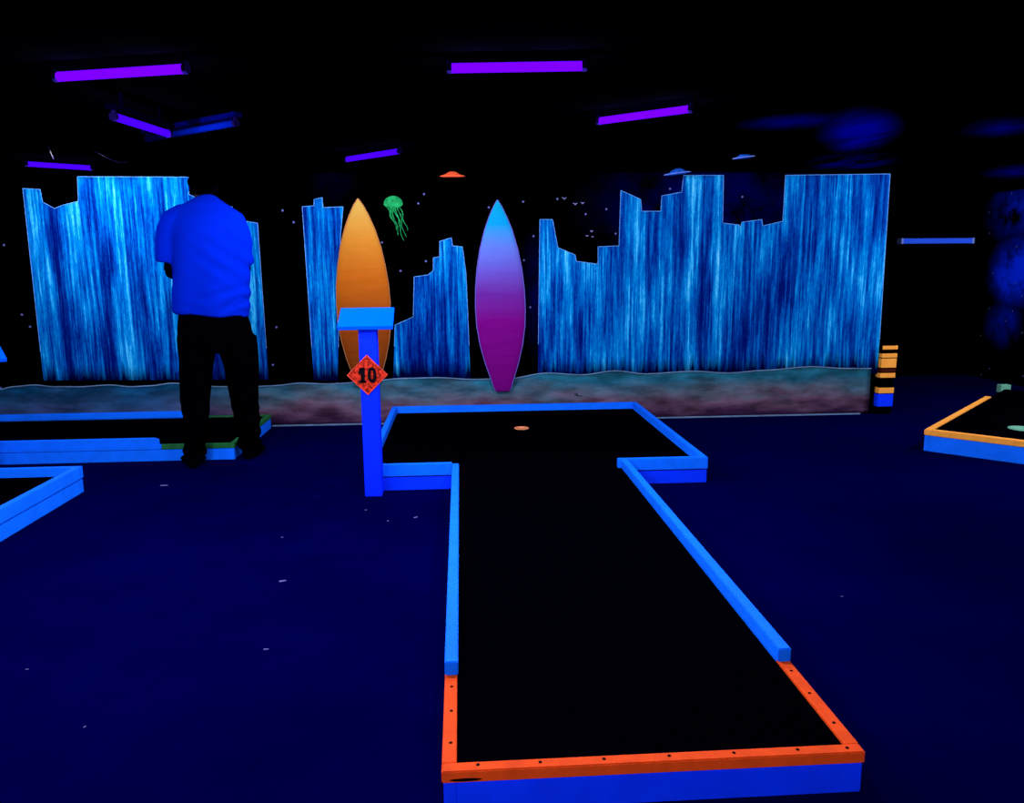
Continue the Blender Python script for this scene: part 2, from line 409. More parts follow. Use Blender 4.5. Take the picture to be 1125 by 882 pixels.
prof2 = [(0, 0), (.03, .15), (.08, .33), (.15, .54), (.25, .75), (.35, .89), (.45, .97), (.55, 1), (.65, .97), (.75, .86), (.85, .67), (.93, .47), (.98, .36), (1, .27)]
surfboard('yellow to orange surfboard on the mural wall, partly behind the blue post', (393, 218), (404, 424), .415, prof1, M['board_orange'], M['rim_orange'])
surfboard('cyan to purple surfboard on the mural wall, behind the golf cup', (546.5, 219.5), (552.5, 430), .395, prof2, M['board_purple'], M['rim_purple'])
# ---------------------------------------------------------------- jellyfish and little birds painted in relief
c = aty(432, 224, YW - .006); root = empty('jellyfish', (c.x, YW - .006, c.z), 'small green jellyfish with trailing tentacles between the two surfboards', 'wall decoration')
bm = bmesh.new(); K = 20; rings = []
for i in range(8):
    an = (i / 7) * math.pi / 2 * 1.0
    ring = []
    for k in range(K):
        th_ = 2 * math.pi * k / K
        rr_ = math.cos(an); x = math.cos(th_) * rr_ * .074; z = math.sin(th_) * rr_ * .062
        if z < 0: z *= .55
        if i == 0 and z < 0: z += .012 * math.sin(th_ * 9)
        ring.append(bm.verts.new((c.x + x, YW - .002 - math.sin(an) * .018, c.z + z)))
    rings.append(ring)
for a_, b_ in zip(rings, rings[1:]):
    for k in range(K): bm.faces.new((a_[k], a_[(k + 1) % K], b_[(k + 1) % K], b_[k]))
bm.faces.new(rings[0]); bmesh.ops.remove_doubles(bm, verts=bm.verts[:], dist=1e-4)
obj('bell', bm, M['jelly'], root, True)
for k in range(7):
    bm = bmesh.new(); x0 = -.045 + k * .016; L_ = [.13, .17, .21, .15, .25, .22, .17][k]; pts = []
    for i in range(14):
        t = i / 13; pts.append((c.x + x0 + .05 * t + .007 * math.sin(t * 9 + k), YW - .005, c.z - .028 - L_ * t))
    chain(bm, pts, [.0035 * (1 - .65 * i / 13) + .0008 for i in range(14)], 6); obj('tentacle', bm, M['jelly'], root, True)
M['bird'] = paint('pale_bird_paint', (.22, .26, .45), .4, 40)
for px, py, s in ((620, 218, .024), (632, 224, .024), (640, 223, .02), (650, 254, .018), (645, 259, .016), (651, 260, .014)):
    p = aty(px, py, YW - .003); bm = bmesh.new()
    for sg in (-1, 1):
        chain(bm, [(p.x, p.y, p.z - s * .25), (p.x + sg * s * .35, p.y, p.z + s * .15), (p.x + sg * s * .8, p.y, p.z + s * .3)], [.0035, .003, .001], 6)
    ball(bm, (p.x, p.y, p.z - s * .2), (.006, .003, .004), 8)
    tag(obj('painted_bird', bm, M['bird'], None, True), 'tiny pale bird shape on the black wall above the sunken planks', 'wall decoration', 'tiny pale birds on the black wall')
# ---------------------------------------------------------------- saucers hung from the ceiling
def saucer(px, py, y, w, mat, label, tilt=0):
    p = aty(px, py, y); z = p.z
    root = empty('flying_saucer', (p.x, y, z), label, 'flying saucer')
    bm = bmesh.new(); K = 28; rings = []
    prof = [(.02, -.10), (.6, -.09), (1.0, -.02), (1.0, .01), (.62, .12), (.5, .2), (.34, .30), (.18, .35), (.02, .365)]
    for r_, h_ in prof:
        rings.append([bm.verts.new((p.x + math.cos(2 * math.pi * k / K) * r_ * w / 2, y + math.sin(2 * math.pi * k / K) * r_ * w / 2 * .5, z + h_ * w / 2 + tilt * math.cos(2 * math.pi * k / K) * r_ * w / 2)) for k in range(K)])
    for a_, b_ in zip(rings, rings[1:]):
        for k in range(K): bm.faces.new((a_[k], a_[(k + 1) % K], b_[(k + 1) % K], b_[k]))
    bm.faces.new(rings[0]); bm.faces.new(rings[-1]); obj('hull', bm, mat, root, True)
    bm = bmesh.new(); chain(bm, [(p.x, y, z + .17 * w), (p.x, y, ZC)], [.0025, .0025], 6); obj('hanger', bm, M['black'], root)
    if mat is M['saucer_blue']:
        bm = bmesh.new(); pts = [(p.x + math.cos(2 * math.pi * k / K) * w / 2, y + math.sin(2 * math.pi * k / K) * w / 4, z + tilt * math.cos(2 * math.pi * k / K) * w / 2) for k in range(K + 1)]
        chain(bm, pts, [.0025] * len(pts), 6); obj('rim', bm, M['saucer_rim'], root, True)
saucer(497, 193.5, 6.1, .19, M['saucer_orange'], 'small orange flying saucer above the gap between the surfboards')
saucer(744, 190.5, 6.0, .20, M['saucer_blue'], 'blue flying saucer touching the top of the right plank painting', .12)
saucer(817, 173, 5.3, .145, M['saucer_blue'], 'blue flying saucer above the notch in the right plank painting', .12)
saucer(880, 156, 4.8, .09, M['saucer_blue'], 'smallest blue flying saucer, nearest the blue nebula', .10)
# ---------------------------------------------------------------- golf lanes
BT, TT, RT = .078, .108, .150       # base board top, trim top, rail top
def strip(bm, a, b_, w, z0, z1, side=1, bevel=.003):
    """board from a to b, its outer edge on the line a-b, width w towards the left of a->b (side=1)"""
    a = Vector((a[0], a[1], 0)); b_ = Vector((b_[0], b_[1], 0)); d = (b_ - a).normalized(); s = Vector((-d.y, d.x, 0)) * w * side
    q = [a, b_, b_ + s, a + s]
    prism(bm, [(v.x, v.y) for v in q], z0, z1)
    if bevel:
        bmesh.ops.recalc_face_normals(bm, faces=bm.faces[:])
        bmesh.ops.bevel(bm, geom=bm.edges[:], offset=bevel, segments=2, affect='EDGES')
    return bm
def part_strip(name, mat, root, *a, **k):
    bm = bmesh.new(); strip(bm, *a, **k); return obj(name, bm, mat, root)
def inset(pts, d):
    out = []; n_ = len(pts)
    for i in range(n_):
        p0, p1, p2 = Vector(pts[i - 1]), Vector(pts[i]), Vector(pts[(i + 1) % n_])
        d1 = (p1 - p0).normalized(); d2 = (p2 - p1).normalized()
        n1 = Vector((-d1.y, d1.x)); n2 = Vector((-d2.y, d2.x))
        k = d / (1 + n1.dot(n2)); out.append(tuple(p1 + (n1 + n2) * k))
    return out
def platform(root, pts):
    """base boards under every side and the felt deck. pts counter-clockwise"""
    n_ = len(pts)
    ins = inset(pts, .004)
    for i in range(n_):
        a, b_ = Vector(ins[i]), Vector(ins[(i + 1) % n_]); d = (b_ - a).normalized(); pv = (a - Vector(ins[i - 1])).normalized()
        if pv.x * d.y - pv.y * d.x > 0: a = a + d * .0305            # butt joint at outside corners
        part_strip('base_board', M['blue_dull'] if root['mat'] == 'd' else M['blue'], root, a, b_, .03, 0, BT - .003, bevel=.002)
    bm = bmesh.new(); prism(bm, inset(pts, .036), .02, TT - .008); obj('felt_deck', bm, M['felt'], root)
TX0, TX1, TY0 = -.064, .937, 1.648
HX0, HX1, HY0, HY1 = -.555, 1.405, 4.35, 6.24
T = [(TX0, TY0), (TX1, TY0), (TX1, HY0), (HX1, HY0), (HX1, HY1), (HX0, HY1), (HX0, HY0), (TX0, HY0)]
root = empty('golf_lane', ((TX0 + TX1) / 2, TY0, 0), 'T-shaped mini golf lane with orange tee end in the centre foreground', 'mini golf lane'); root['mat'] = 'd'
platform(root, T)
tw = .035; YT = 2.08
# orange trim at the tee
def trim(a, b_, mat, z1=TT): return part_strip('tee_trim' if mat in (M['orange'], M['green'], M['amber']) else 'rail_base', mat, root, a, b_, tw, BT, z1)
trim((TX0, TY0), (TX1, TY0), M['orange'])
bm = bmesh.new(); box(bm, TX1 - tw, TX1, TY0 + tw, YT + .02, BT, TT, .003); obj('tee_trim', bm, M['orange'], root)
bm = bmesh.new(); box(bm, TX0, TX0 + tw, TY0 + tw, YT + .02, BT, TT, .003); obj('tee_trim', bm, M['orange'], root)
# blue rails (two courses: rail base and rail)
segs = [((TX1, YT), (TX1, HY0)), ((TX1 - .055, HY0), (HX1, HY0)), ((HX1, HY0 + tw), (HX1, HY1 - tw)), ((HX1, HY1), (HX0, HY1)), ((HX0, HY1 - tw), (HX0, HY0 + tw)), ((HX0, HY0), (TX0 + .0, HY0)), ((TX0, HY0), (TX0, YT))]
for i, (a, b_) in enumerate(segs):
    mt = M['blue']
    part_strip('rail', mt, root, a, b_, tw + .003, (TT if i in (0, 6) else BT + .004), RT, bevel=.003)
    if i in (0, 6):
        aa = (a[0], max(a[1], YT + .02)); bb = (b_[0], max(b_[1], YT + .02)); part_strip('rail_base', M['blue'], root, aa, bb, tw, BT, TT, bevel=.002)
def screw(x, y):
    bm = bmesh.new(); chain(bm, [(x, y, TT - .004), (x, y, TT + .0012)], [.0045, .0042], 12); obj('screw', bm, M['screw'], root)
for x in (.02, .165, .315, .47, .625, .78, .90): screw(x, TY0 + .02 + .003 * math.sin(x * 20))
for y in (1.76, 1.90, 2.02): screw(TX0 + .02, y); screw(TX1 - .02, y + .01)
bm = bmesh.new(); ball(bm, (TX0 + .055, TY0, BT + .008), (.038, .0025, .004), 16); obj('dark_chip', bm, M['screw'], root, True)
def cup(px, py, mat, rt, label=None, w=.052):
    p = atz(px, py, TT - .008); z = TT - .008
    bm = bmesh.new(); K = 28
    prof = [(w * .8, .001), (w * .8, .002), (w * .86, .0045), (w, .004), (w, .0)]
    rings = [[bm.verts.new((p.x + math.cos(2 * math.pi * k / K) * r_, p.y + math.sin(2 * math.pi * k / K) * r_, z + h_)) for k in range(K)] for r_, h_ in prof]
    for a_, b_ in zip(rings, rings[1:]):
        for k in range(K): bm.faces.new((a_[k], a_[(k + 1) % K], b_[(k + 1) % K], b_[k]))
    bm.faces.new([v for v in rings[0]])
    return obj('golf_cup', bm, mat, rt, True)
cup(573, 470.5, M['cup'], root)
# lane at the far left, in front of the person
AX1, AY0, AY1 = -1.50, 5.19, 6.22
root = empty('golf_lane', (-2.9, AY0, 0), 'blue mini golf lane with green trimmed end, behind the standing person', 'mini golf lane'); root['mat'] = 'b'
AXL = -4.45
platform(root, [(AXL, AY0), (AX1, AY0), (AX1, AY1), (AXL, AY1)])
GX = -1.97
trim((GX, AY0), (AX1, AY0), M['green'])
bm = bmesh.new(); box(bm, AX1 - tw, AX1, AY0 + tw, AY1 - tw, BT, TT, .003); obj('tee_trim', bm, M['green'], root)
bm = bmesh.new(); box(bm, GX, AX1, AY1 - tw, AY1, BT, TT, .003); obj('tee_trim', bm, M['green'], root)
part_strip('rail_base', M['blue'], root, (AXL, AY0), (GX, AY0), tw, BT, TT); part_strip('rail_base', M['blue'], root, (GX, AY1), (AXL, AY1), tw, BT, TT)
bm = bmesh.new(); prism(bm, [(AXL, AY0 + .006), (GX - .01, AY0 + .006), (GX - .05, AY0 + .046), (AXL, AY0 + .046)], TT, RT, .003); obj('rail', bm, M['blue'], root)
bm = bmesh.new(); prism(bm, [(AXL, AY1), (-2.03, AY1), (-1.995, AY1 - .015), (-1.985, AY1 - .035), (-2.0, AY1 - .045), (AXL, AY1 - .045)][::-1], TT, RT, .003); obj('rail', bm, M['blue'], root)
bm = bmesh.new(); box(bm, AXL, AXL + tw, AY0 + .05, AY1 - .05, TT - .02, RT, .003); obj('rail', bm, M['blue'], root)
# lane at the left edge
BX1, BY1 = -2.15, 4.50
root = empty('golf_lane', (-3.2, 3.4, 0), 'blue railed mini golf lane corner cut off by the left picture edge', 'mini golf lane'); root['mat'] = 'b'
Bp = [(-4.4, 2.3), (BX1, 2.3), (BX1, BY1), (-4.4, BY1)]
platform(root, Bp)
for i in range(4):
    a, b_ = Vector(Bp[i]), Vector(Bp[(i + 1) % 4]); d = (b_ - a).normalized() * (tw if i % 2 else 0)
    part_strip('rail', M['blue'], root, a + d, b_ - d, tw + .003, BT + .004, RT)
# lane at the right edge, turned on the floor
c0 = atz(1015.5, 471.5, .146); c1 = atz(1062, 433.5, .146); c2 = atz(1140, 486.5, .146)
u = Vector((c2.x - c0.x, c2.y - c0.y)).normalized(); v_ = Vector((-u.y, u.x)); L1 = 1.75
c0 = Vector((c0.x, c0.y)); W1 = 1.2
cr_ = [c0, c0 + u * W1, c0 + u * W1 + v_ * 2.35, c0 + v_ * 2.35]
_s = (BT, TT, RT); BT, TT, RT = .108, .146, .16
root = empty('golf_lane', (c0.x + .6, c0.y + .6, 0), 'amber trimmed mini golf lane at the right picture edge', 'mini golf lane'); root['mat'] = 'b'
platform(root, [tuple(p) for p in cr_])
part_strip('tee_trim', M['amber'], root, cr_[0], cr_[1], .045, BT, TT)
part_strip('tee_trim', M['amber'], root, cr_[1] + v_ * .045, cr_[2] - v_ * .045, .045, BT, TT)
part_strip('tee_trim', M['amber'], root, cr_[2], cr_[3] + u * .22, .045, BT, TT)
part_strip('tee_trim', M['amber'], root, cr_[3] - v_ * (2.35 - L1), cr_[0] + v_ * .045, .045, BT, TT)
bm = bmesh.new(); q = cr_[3] + u * .02 - v_ * .02; box(bm, q.x - .04, q.x + .05, q.y - .03, q.y + .03, BT, TT + .03, .004); obj('corner_block', bm, M['palegreen'], root)
cup(1123, 471, M['palegreen'], root, w=.085)
BT, TT, RT = _s
# ---------------------------------------------------------------- hole marker post
pb = atz(410.5, 545.5, 0); PX, PY = pb.x, pb.y + .0
pw = .047
root = empty('hole_marker', (PX, PY + pw, 0), 'blue square post with slanted scorecard top and orange number 10 sign', 'sign post')
bm = bmesh.new(); box(bm, PX - pw, PX + pw, PY, PY + 2 * pw, 0, .930, .004); obj('post', bm, M['post'], root)
bm = bmesh.new()
fz = aty(400, 360, PY - .03).z; bx0, bx1 = aty(370.5, 358, PY - .03).x, aty(431.5, 358, PY - .03).x
box(bm, -(bx1 - bx0) / 2, (bx1 - bx0) / 2, 0, .215, -.022, 0, .002)
bmesh.ops.rotate(bm, verts=bm.verts[:], cent=(0, 0, 0), matrix=Matrix.Rotation(math.radians(24), 3, 'X'))
bmesh.ops.rotate(bm, verts=bm.verts[:], cent=(0, 0, 0), matrix=Matrix.Rotation(math.radians(1.5), 3, 'Z'))
bmesh.ops.translate(bm, verts=bm.verts[:], vec=((bx0 + bx1) / 2, PY - .035, fz + .008)); M['top'] = paint('scorecard_top_paint', (.0, .12, .9), .05, 6, spec=0)
obj('slanted_top', bm, M['top'], root)
sc = aty(403.5, 412, PY - .012)
bm = bmesh.new(); r_ = .109
wallprism(bm, [(sc.x + x, sc.z + z) for x, z in ((0, r_), (r_, 0), (0, -r_), (-r_, 0))], PY - .010, PY - .0005)
sg = obj('number_sign', bm, M['sign'], root); sg['label'] = 'orange-red diamond sign reading 10'
bm = bmesh.new()
q = [(0, r_), (r_, 0), (0, -r_), (-r_, 0), (0, r_)]
chain(bm, [(sc.x + x * .97, PY - .0105, sc.z + z * .97) for x, z in q], [.0022] * 5, 6); M['signrim'] = paint('bright_red_sign_rim', (.8, .10, .05), .2, 40); obj('sign_border', bm, M['signrim'], sg)
def digit(ch, x0, z0, h, w, st):
    bm = bmesh.new(); y0, y1 = PY - .0135, PY - .0098
    if ch == '1':
        wallprism(bm, [(x0 + w * .35, z0), (x0 + w * .35, z0 + h * .62), (x0, z0 + h * .58), (x0, z0 + h * .74), (x0 + w * .45, z0 + h), (x0 + w * .45 + st, z0 + h), (x0 + w * .35 + st, z0)], y0, y1)
        box(bm, x0, x0 + w * .7 + st * .8, y0, y1, z0, z0 + st * .55)
        box(bm, x0 + w*.1, x0 + w * .45 , y0, y1, z0 + h*.82, z0 + h*.97)
    else:
        K = 24; o_ = []; i_ = []
        for k in range(K):
            an = 2 * math.pi * k / K; c_, s_ = math.cos(an), math.sin(an)
            ex = lambda v, p: math.copysign(abs(v) ** p, v)
            o_.append((x0 + w / 2 + ex(c_, .7) * w / 2, z0 + h / 2 + ex(s_, .8) * h / 2)); i_.append((x0 + w / 2 + ex(c_, .7) * (w / 2 - st), z0 + h / 2 + ex(s_, .8) * (h / 2 - st * .9)))
        for y in (y0,):
            a_ = [bm.verts.new((x, y, z)) for x, z in o_]; b_ = [bm.verts.new((x, y, z)) for x, z in i_]
            a2 = [bm.verts.new((x, y1, z)) for x, z in o_]; b2 = [bm.verts.new((x, y1, z)) for x, z in i_]
            for k in range(K):
                k2 = (k + 1) % K
                bm.faces.new((a_[k], a_[k2], b_[k2], b_[k])); bm.faces.new((a2[k], b2[k], b2[k2], a2[k2]))
                bm.faces.new((a_[k], a2[k], a2[k2], a_[k2])); bm.faces.new((b_[k], b_[k2], b2[k2], b2[k]))
    obj('digit', bm, M['digit'], sg)
digit('1', sc.x - .046, sc.z - .040, .080, .034, .019)
digit('0', sc.x + .002, sc.z - .040, .080, .046, .0165)
for z in (r_ * .80, -r_ * .80):
    bm = bmesh.new(); chain(bm, [(sc.x, PY - .010, sc.z + z), (sc.x, PY - .0125, sc.z + z)], [.004, .0035], 10); obj('screw', bm, M['digit'], sg)
# second marker whose top corner shows at the left edge
p = aty(-22, 396, 5.0)
root = empty('hole_marker', (p.x - .08, 5.03, 0), 'blue scorecard top just entering at the left picture edge', 'sign post')
bm = bmesh.new(); box(bm, p.x - .127, p.x - .033, 4.985, 5.08, .0, p.z - .02, .004); obj('post', bm, M['post'], root)
bm = bmesh.new(); box(bm, -.15, .15, 0, .215, -.022, 0, .002)
bmesh.ops.rotate(bm, verts=bm.verts[:], cent=(0, 0, 0), matrix=Matrix.Rotation(math.radians(24), 3, 'X'))
bmesh.ops.rotate(bm, verts=bm.verts[:], cent=(0, 0, 0), matrix=Matrix.Rotation(math.radians(40), 3, 'Z'))
q = aty(8, 395, 4.95); bmesh.ops.translate(bm, verts=bm.verts[:], vec=(q.x - .125, 4.87, q.z + .005)); obj('slanted_top', bm, M['top'], root)
# ---------------------------------------------------------------- striped post by the wall end
p = atz(971.5, 455, 0); sx0, sx1 = p.x - .065, p.x + .065; sy = p.y - .0
root = empty('striped_post', (p.x, sy + .05, 0), 'short post banded in orange, black and blue beside the mural wall end', 'post')
def zz(py): return aty(970, py, sy).z
bm = bmesh.new(); box(bm, sx0 + .012, sx1 - .006, sy + .006, sy + .12, 0, zz(379), .003); obj('core', bm, M['black'], root)
for y0, y1, mt in ((380, 384, 'amber'), (388.5, 393, 'amber'), (394, 404, 'amber'), (405.5, 409, 'darkred'), (410, 415, 'amber'), (426, 432, 'amber'), (433, 446.5, 'blue_dull')):
    bm = bmesh.new(); lean = (446 - y1) / 66 * .028; box(bm, sx0 + lean * .5, sx1 + lean * .4, sy, sy + .126, zz(y1), zz(y0), .002)
    obj('band', bm, M[mt], root)
# ---------------------------------------------------------------- ledge on the far wall
a = aty(990.5, 263.5, YF - .08); b_ = aty(1070.5, 262, YF - .08); a1 = aty(990, 267, YF - .08).z
root = empty('wall_ledge', ((a.x + b_.x) / 2, YF - .04, a.z), 'blue horizontal ledge on the dark far wall right of the mural', 'shelf')
bm = bmesh.new(); box(bm, a.x, b_.x, YF - .08, YF, a.z - .04, a.z + .015, .004); obj('ledge_board', bm, M['ledge'], root)
for x in (a.x + .01, b_.x - .01):
    bm = bmesh.new(); box(bm, x - .012, x + .012, YF - .084, YF, a.z - .042, a.z + .017, .002); obj('end_cap', bm, M['saucer_rim'], root)
# ---------------------------------------------------------------- blacklight fixtures
ZL = ZC - .045
LP = .0
def lamp(pa, pb_, label, on=True, power=9.0, world=None, dim=False, drop=0):
    if dim: power = 5.5
    ZL = ZC - .045 - drop
    if world: A, B = Vector(world[0]), Vector(world[1])
    else: A, B = atz(*pa, ZL), atz(*pb_, ZL)
    A.z = B.z = ZL
    mid = (A + B) / 2; d = (B - A); L = d.length; d.normalize(); s = Vector((-d.y, d.x, 0))
    root = empty('blacklight_lamp', (mid.x, mid.y, ZC), label, 'ceiling lamp', 'ceiling blacklight lamps')
    bm = bmesh.new()
    vs = []
    for e, t in ((A - d * .02, 0), (B + d * .02, 1)):
        vs.append([bm.verts.new(e + s * w_ + Vector((0, 0, h_))) for w_, h_ in ((-.022, .045), (.022, .045), (.022, .024), (-.022, .024))])
    for k in range(4): bm.faces.new((vs[0][k], vs[0][(k + 1) % 4], vs[1][(k + 1) % 4], vs[1][k]))
    bm.faces.new(vs[0]); bm.faces.new(vs[1]); obj('housing', bm, M['darkmetal'] if on else M['ledge_dim'], root)
    for e in (A, B):
        bm = bmesh.new(); chain(bm, [e - d * .008, e + d * .008], [.017, .017], 10); chain(bm, [e + Vector((0, 0, .002)), e + Vector((0, 0, .03))], [.010, .010], 8)
        obj('tube_socket', bm, M['reflector'], root)
    bm = bmesh.new(); chain(bm, [A + d * .008, B - d * .008], [.0155, .0155], 14)
    obj('tube', bm, (M['tube_dim'] if dim else M['tube']) if on else M['glass_off'], root, True)
    if drop:
        for t in (.15, .85):
            q = A.lerp(B, t); bm = bmesh.new(); box(bm, q.x - .006, q.x + .006, q.y - .006, q.y + .006, ZL + .044, ZC, .001); obj('bracket', bm, M['darkmetal'], root)
    if on:
        for t in (.2, .8):
            l = bpy.data.lights.new('blacklight', 'POINT'); l.energy = power / 2; l.color = (.72, .62, 1.0); l.shadow_soft_size = 0.0
            lo = bpy.data.objects.new('blacklight', l); C.objects.link(lo)
            lo.location = A + (B - A) * t + Vector((0, 0, -.05)); lo.parent = root
            lo.matrix_parent_inverse = Matrix.Translation(root.location).inverted()
M['ledge_dim'] = paint('unlit_lamp_housing', (.0, .0002, .012), .2, 10, spec=0); M['glass_off'] = paint('unlit_tube', (.0, .002, .05), .1, 10, spec=0)
lamp((62, 84.5), (204, 75.5), 'violet blacklight tube nearest the upper left corner')
lamp((494, 75), (642, 72.5), 'violet blacklight tube at the top centre')
lamp((658, 133), (759, 119.5), 'violet blacklight tube over the right plank painting, slanting up to the right')
lamp((381, 175), (439, 166), 'short-looking violet blacklight tube above the orange surfboard', dim=True)
lamp((29, 180), (100, 184.5), 'violet blacklight tube just above the left plank painting', dim=True)
lamp((125, 128), (185, 147), 'violet blacklight tube slanting down to the right above the person', dim=True, drop=.06)
lamp((162, 152.5), (259, 135), 'unlit dark blue lamp crossing beside the slanted violet tube', on=False)
for i, (x, y) in enumerate(((-1.5, -.5), (.1, -.9), (-2.9, 1.6))):  # invented fixtures out of view, added to light the foreground
    lamp(None, None, 'added violet blacklight tube on the ceiling outside the view, for fill light', world=((x - .27, y, ZL), (x + .27, y + .03, ZL)), power=15 if y < 0 else 11)
lamp(None, None, 'added violet blacklight tube on the ceiling right of the viewpoint, unseen fill light', world=((3.9, 4.25, ZL), (4.4, 4.2, ZL)), power=11)  # added lamp outside the frame to brighten the right side
lamp(None, None, 'added violet blacklight tube over the right hand lane, unseen fill light', world=((4.75, 5.3, ZL), (5.2, 5.5, ZL)), power=13)  # another unseen added lamp, brightening the right lane and side wall
# cables
def cable(pix, label):
    bm = bmesh.new(); ps = [atz(x, y, ZC - .003 - .0015 * i) for i, (x, y) in enumerate(pix)]
    chain(bm, ps, [.0016] * len(ps), 6); tag(obj('cable', bm, M['cord'], None, True), label, 'cable')
cable([(53, 160), (56, 168), (59, 175), (61, 178)], 'thin lilac cable dropping past the left violet tube')
cable([(103, 166), (112, 170), (121, 175), (130, 178), (140, 178.5)], 'thin lilac cable curving right under the ceiling above the left planks')
# lint on the carpet
for px, py, w_, an in ((310, 638, .022, .3), (292, 713, .012, 0), (180, 533, .028, 0), (457, 568, .016, .6), (426, 572, .010, 1), (310, 590, .007, 0), (30, 735, .006, 0), (93, 798, .006, 1), (925, 655, .007, .3), (402, 560, .008, .4)):
    p = atz(px, py, .002); bm = bmesh.new()
    K = 9; a_ = [(math.cos(2 * math.pi * k / K) * w_ * random.uniform(.6, 1), math.sin(2 * math.pi * k / K) * w_ * .35 * random.uniform(.5, 1)) for k in range(K)]
    prism(bm, [(p.x + x * math.cos(an) - y * math.sin(an), p.y + x * math.sin(an) + y * math.cos(an)) for x, y in a_], 0, .0025)
    tag(obj('lint_scrap', bm, M['white']), 'tiny pale lint scrap lying on the dark carpet', 'lint', 'lint scraps on the carpet')
# ---------------------------------------------------------------- the person
def P(px, py, y): return aty(px, py, y)
YP = 5.06
pc = P(236, 400, YP)
root = empty('person', (pc.x, YP, 0), 'person in blue t-shirt and black trousers standing with head bowed, back to the viewer', 'person')
# joints
hipL, hipR = P(216, 372, YP + .02), P(257, 372, YP + .04)
kneeL, kneeR = P(216, 437, YP + .0), P(268, 437, YP + .10)
ankL, ankR = Vector((P(214, 490, YP - .04).x, YP - .04, .09)), Vector((P(274, 490, YP + .16).x, YP + .16, .09))
neck = P(228, 226, YP + .13); head = P(224, 209, YP + .21)
shL, shR = P(192, 243, YP + .05), P(262, 245, YP + .07)
elL, elR = P(187, 298, YP + .04), P(269, 298, YP + .06)
wrL, wrR = P(214, 312, YP + .27), P(246, 312, YP + .28)
waist = P(233, 340, YP + .03); chest = P(229, 270, YP + .05); crotch = P(238, 384, YP + .03)
bm = bmesh.new()
chain(bm, [crotch + Vector((0, 0, .02)), waist, chest, P(228, 240, YP + .09)], [(.15, .10), (.15, .10), (.17, .11), (.12, .08)], 20, up=(0, 1, 0))
chain(bm, [P(228, 238, YP + .09), neck, head - Vector((0, -.01, .03))], [(.075, .06), .058, .055], 16)
for h, k, a_ in ((hipL, kneeL, ankL), (hipR, kneeR, ankR)):
    chain(bm, [h + Vector((0, 0, .05)), (h + k) / 2, k, (k + a_) / 2, a_, a_ - Vector((0, 0, .05))], [.085, .075, .055, .052, .038, .04], 14)
    chain(bm, [a_ + Vector((0, -.04, -.045)), a_ + Vector((0, .05, -.05)), a_ + Vector((0, .14, -.065))], [.034, .036, .022], 12)
for s, e, w_, sd in ((shL, elL, wrL, -1), (shR, elR, wrR, 1)):
    chain(bm, [Vector((chest.x, s.y + .02, s.z - .01)), s, (s + e) / 2, e], [.06, .056, .046, .038], 14, up=(0, 1, 0))
    chain(bm, [e + Vector((0, 0, .0)), (e + w_) / 2, w_], [.040, .038, .026], 14)
    # palm, four fingers curled forward, thumb
    pd = (w_ - e).normalized(); pc_ = w_ + pd * .045
    chain(bm, [w_, pc_, w_ + pd * .09], [(.024, .02), (.038, .016), (.036, .013)], 12, up=(0, 0, 1))
    sidev = Vector((0, 0, 1))
    for q in range(4):
        b0 = w_ + pd * .085 + sidev * (.027 - .018 * q); ln = (.030, .034, .031, .025)[q]
        d1 = (pd + Vector((-.2 * sd, .2, -.1))).normalized(); d2 = (pd * .4 + Vector((-.3 * sd, -.3, -.45))).normalized(); d3 = (Vector((.2 * sd, -.6, -.5))).normalized()
        p1 = b0 + d1 * ln * 1.25; p2 = p1 + d2 * ln; p3 = p2 + d3 * ln * .8
        chain(bm, [b0 - d1 * .02, b0, p1, p2, p3], [.009, .009, .0085, .008, .007], 8)
    t0 = w_ + pd * .03 + sidev * .02
    chain(bm, [t0, t0 + sidev * .028 + pd * .015, t0 + sidev * .04 + pd * .045, t0 + sidev * .035 + pd * .065], [.013, .011, .010, .008], 8)
# head bowed forward: skull, jaw, nose, ears
tilt = Matrix.Rotation(math.radians(-38), 3, 'X')
def hd(x, y, z): return head + tilt @ Vector((x, y, z))
def hball(bm, c_, r_): 
    res = bmesh.ops.create_uvsphere(bm, u_segments=20, v_segments=14, radius=1)
    for v in res['verts']: v.co = head + tilt @ (Vector(c_) + Vector((v.co.x * r_[0], v.co.y * r_[1], v.co.z * r_[2])))
hball(bm, (0, -.012, .03), (.076, .094, .092)); hball(bm, (0, .03, -.03), (.060, .062, .072)); hball(bm, (0, .052, -.075), (.030, .026, .022))
chain(bm, [hd(0, .082, .03), hd(0, .108, -.01), hd(0, .090, -.022)], [.008, .013, .010], 8)
hball(bm, (0, .083, -.046), (.024, .011, .006)); hball(bm, (0, .081, -.056), (.020, .011, .006))
hball(bm, (0, .082, .042), (.045, .012, .008))
for sx_ in (-1, 1): hball(bm, (sx_ * .078, -.01, -.002), (.009, .019, .031))
body = fuse('body', bm, M['skin'], root, .0065, 3)
for sx_ in (-1, 1):
    b2 = bmesh.new(); hball(b2, (sx_ * .03, .080, .016), (.012, .010, .007)); obj('eye', b2, M['bird'], root, True)
# hair
bm = bmesh.new(); hball(bm, (0, -.024, .043), (.088, .100, .096)); hball(bm, (0, -.055, -.01), (.072, .055, .06))
for k in range(60):
    an = random.uniform(0, 6.28); el = random.uniform(-.2, 1.4)
    dv = Vector((math.cos(an) * math.cos(el), math.sin(an) * math.cos(el), math.sin(el)))
    if dv.y > .5 and dv.z < .5: continue
    hball(bm, (dv.x * .080, -.024 + dv.y * .09, .043 + dv.z * .088), (.019, .019, .019))
fuse('hair', bm, M['hair'], root, .007, 2, lambda c_, n_: n_ * (noise.noise(c_ * 60) * .006))
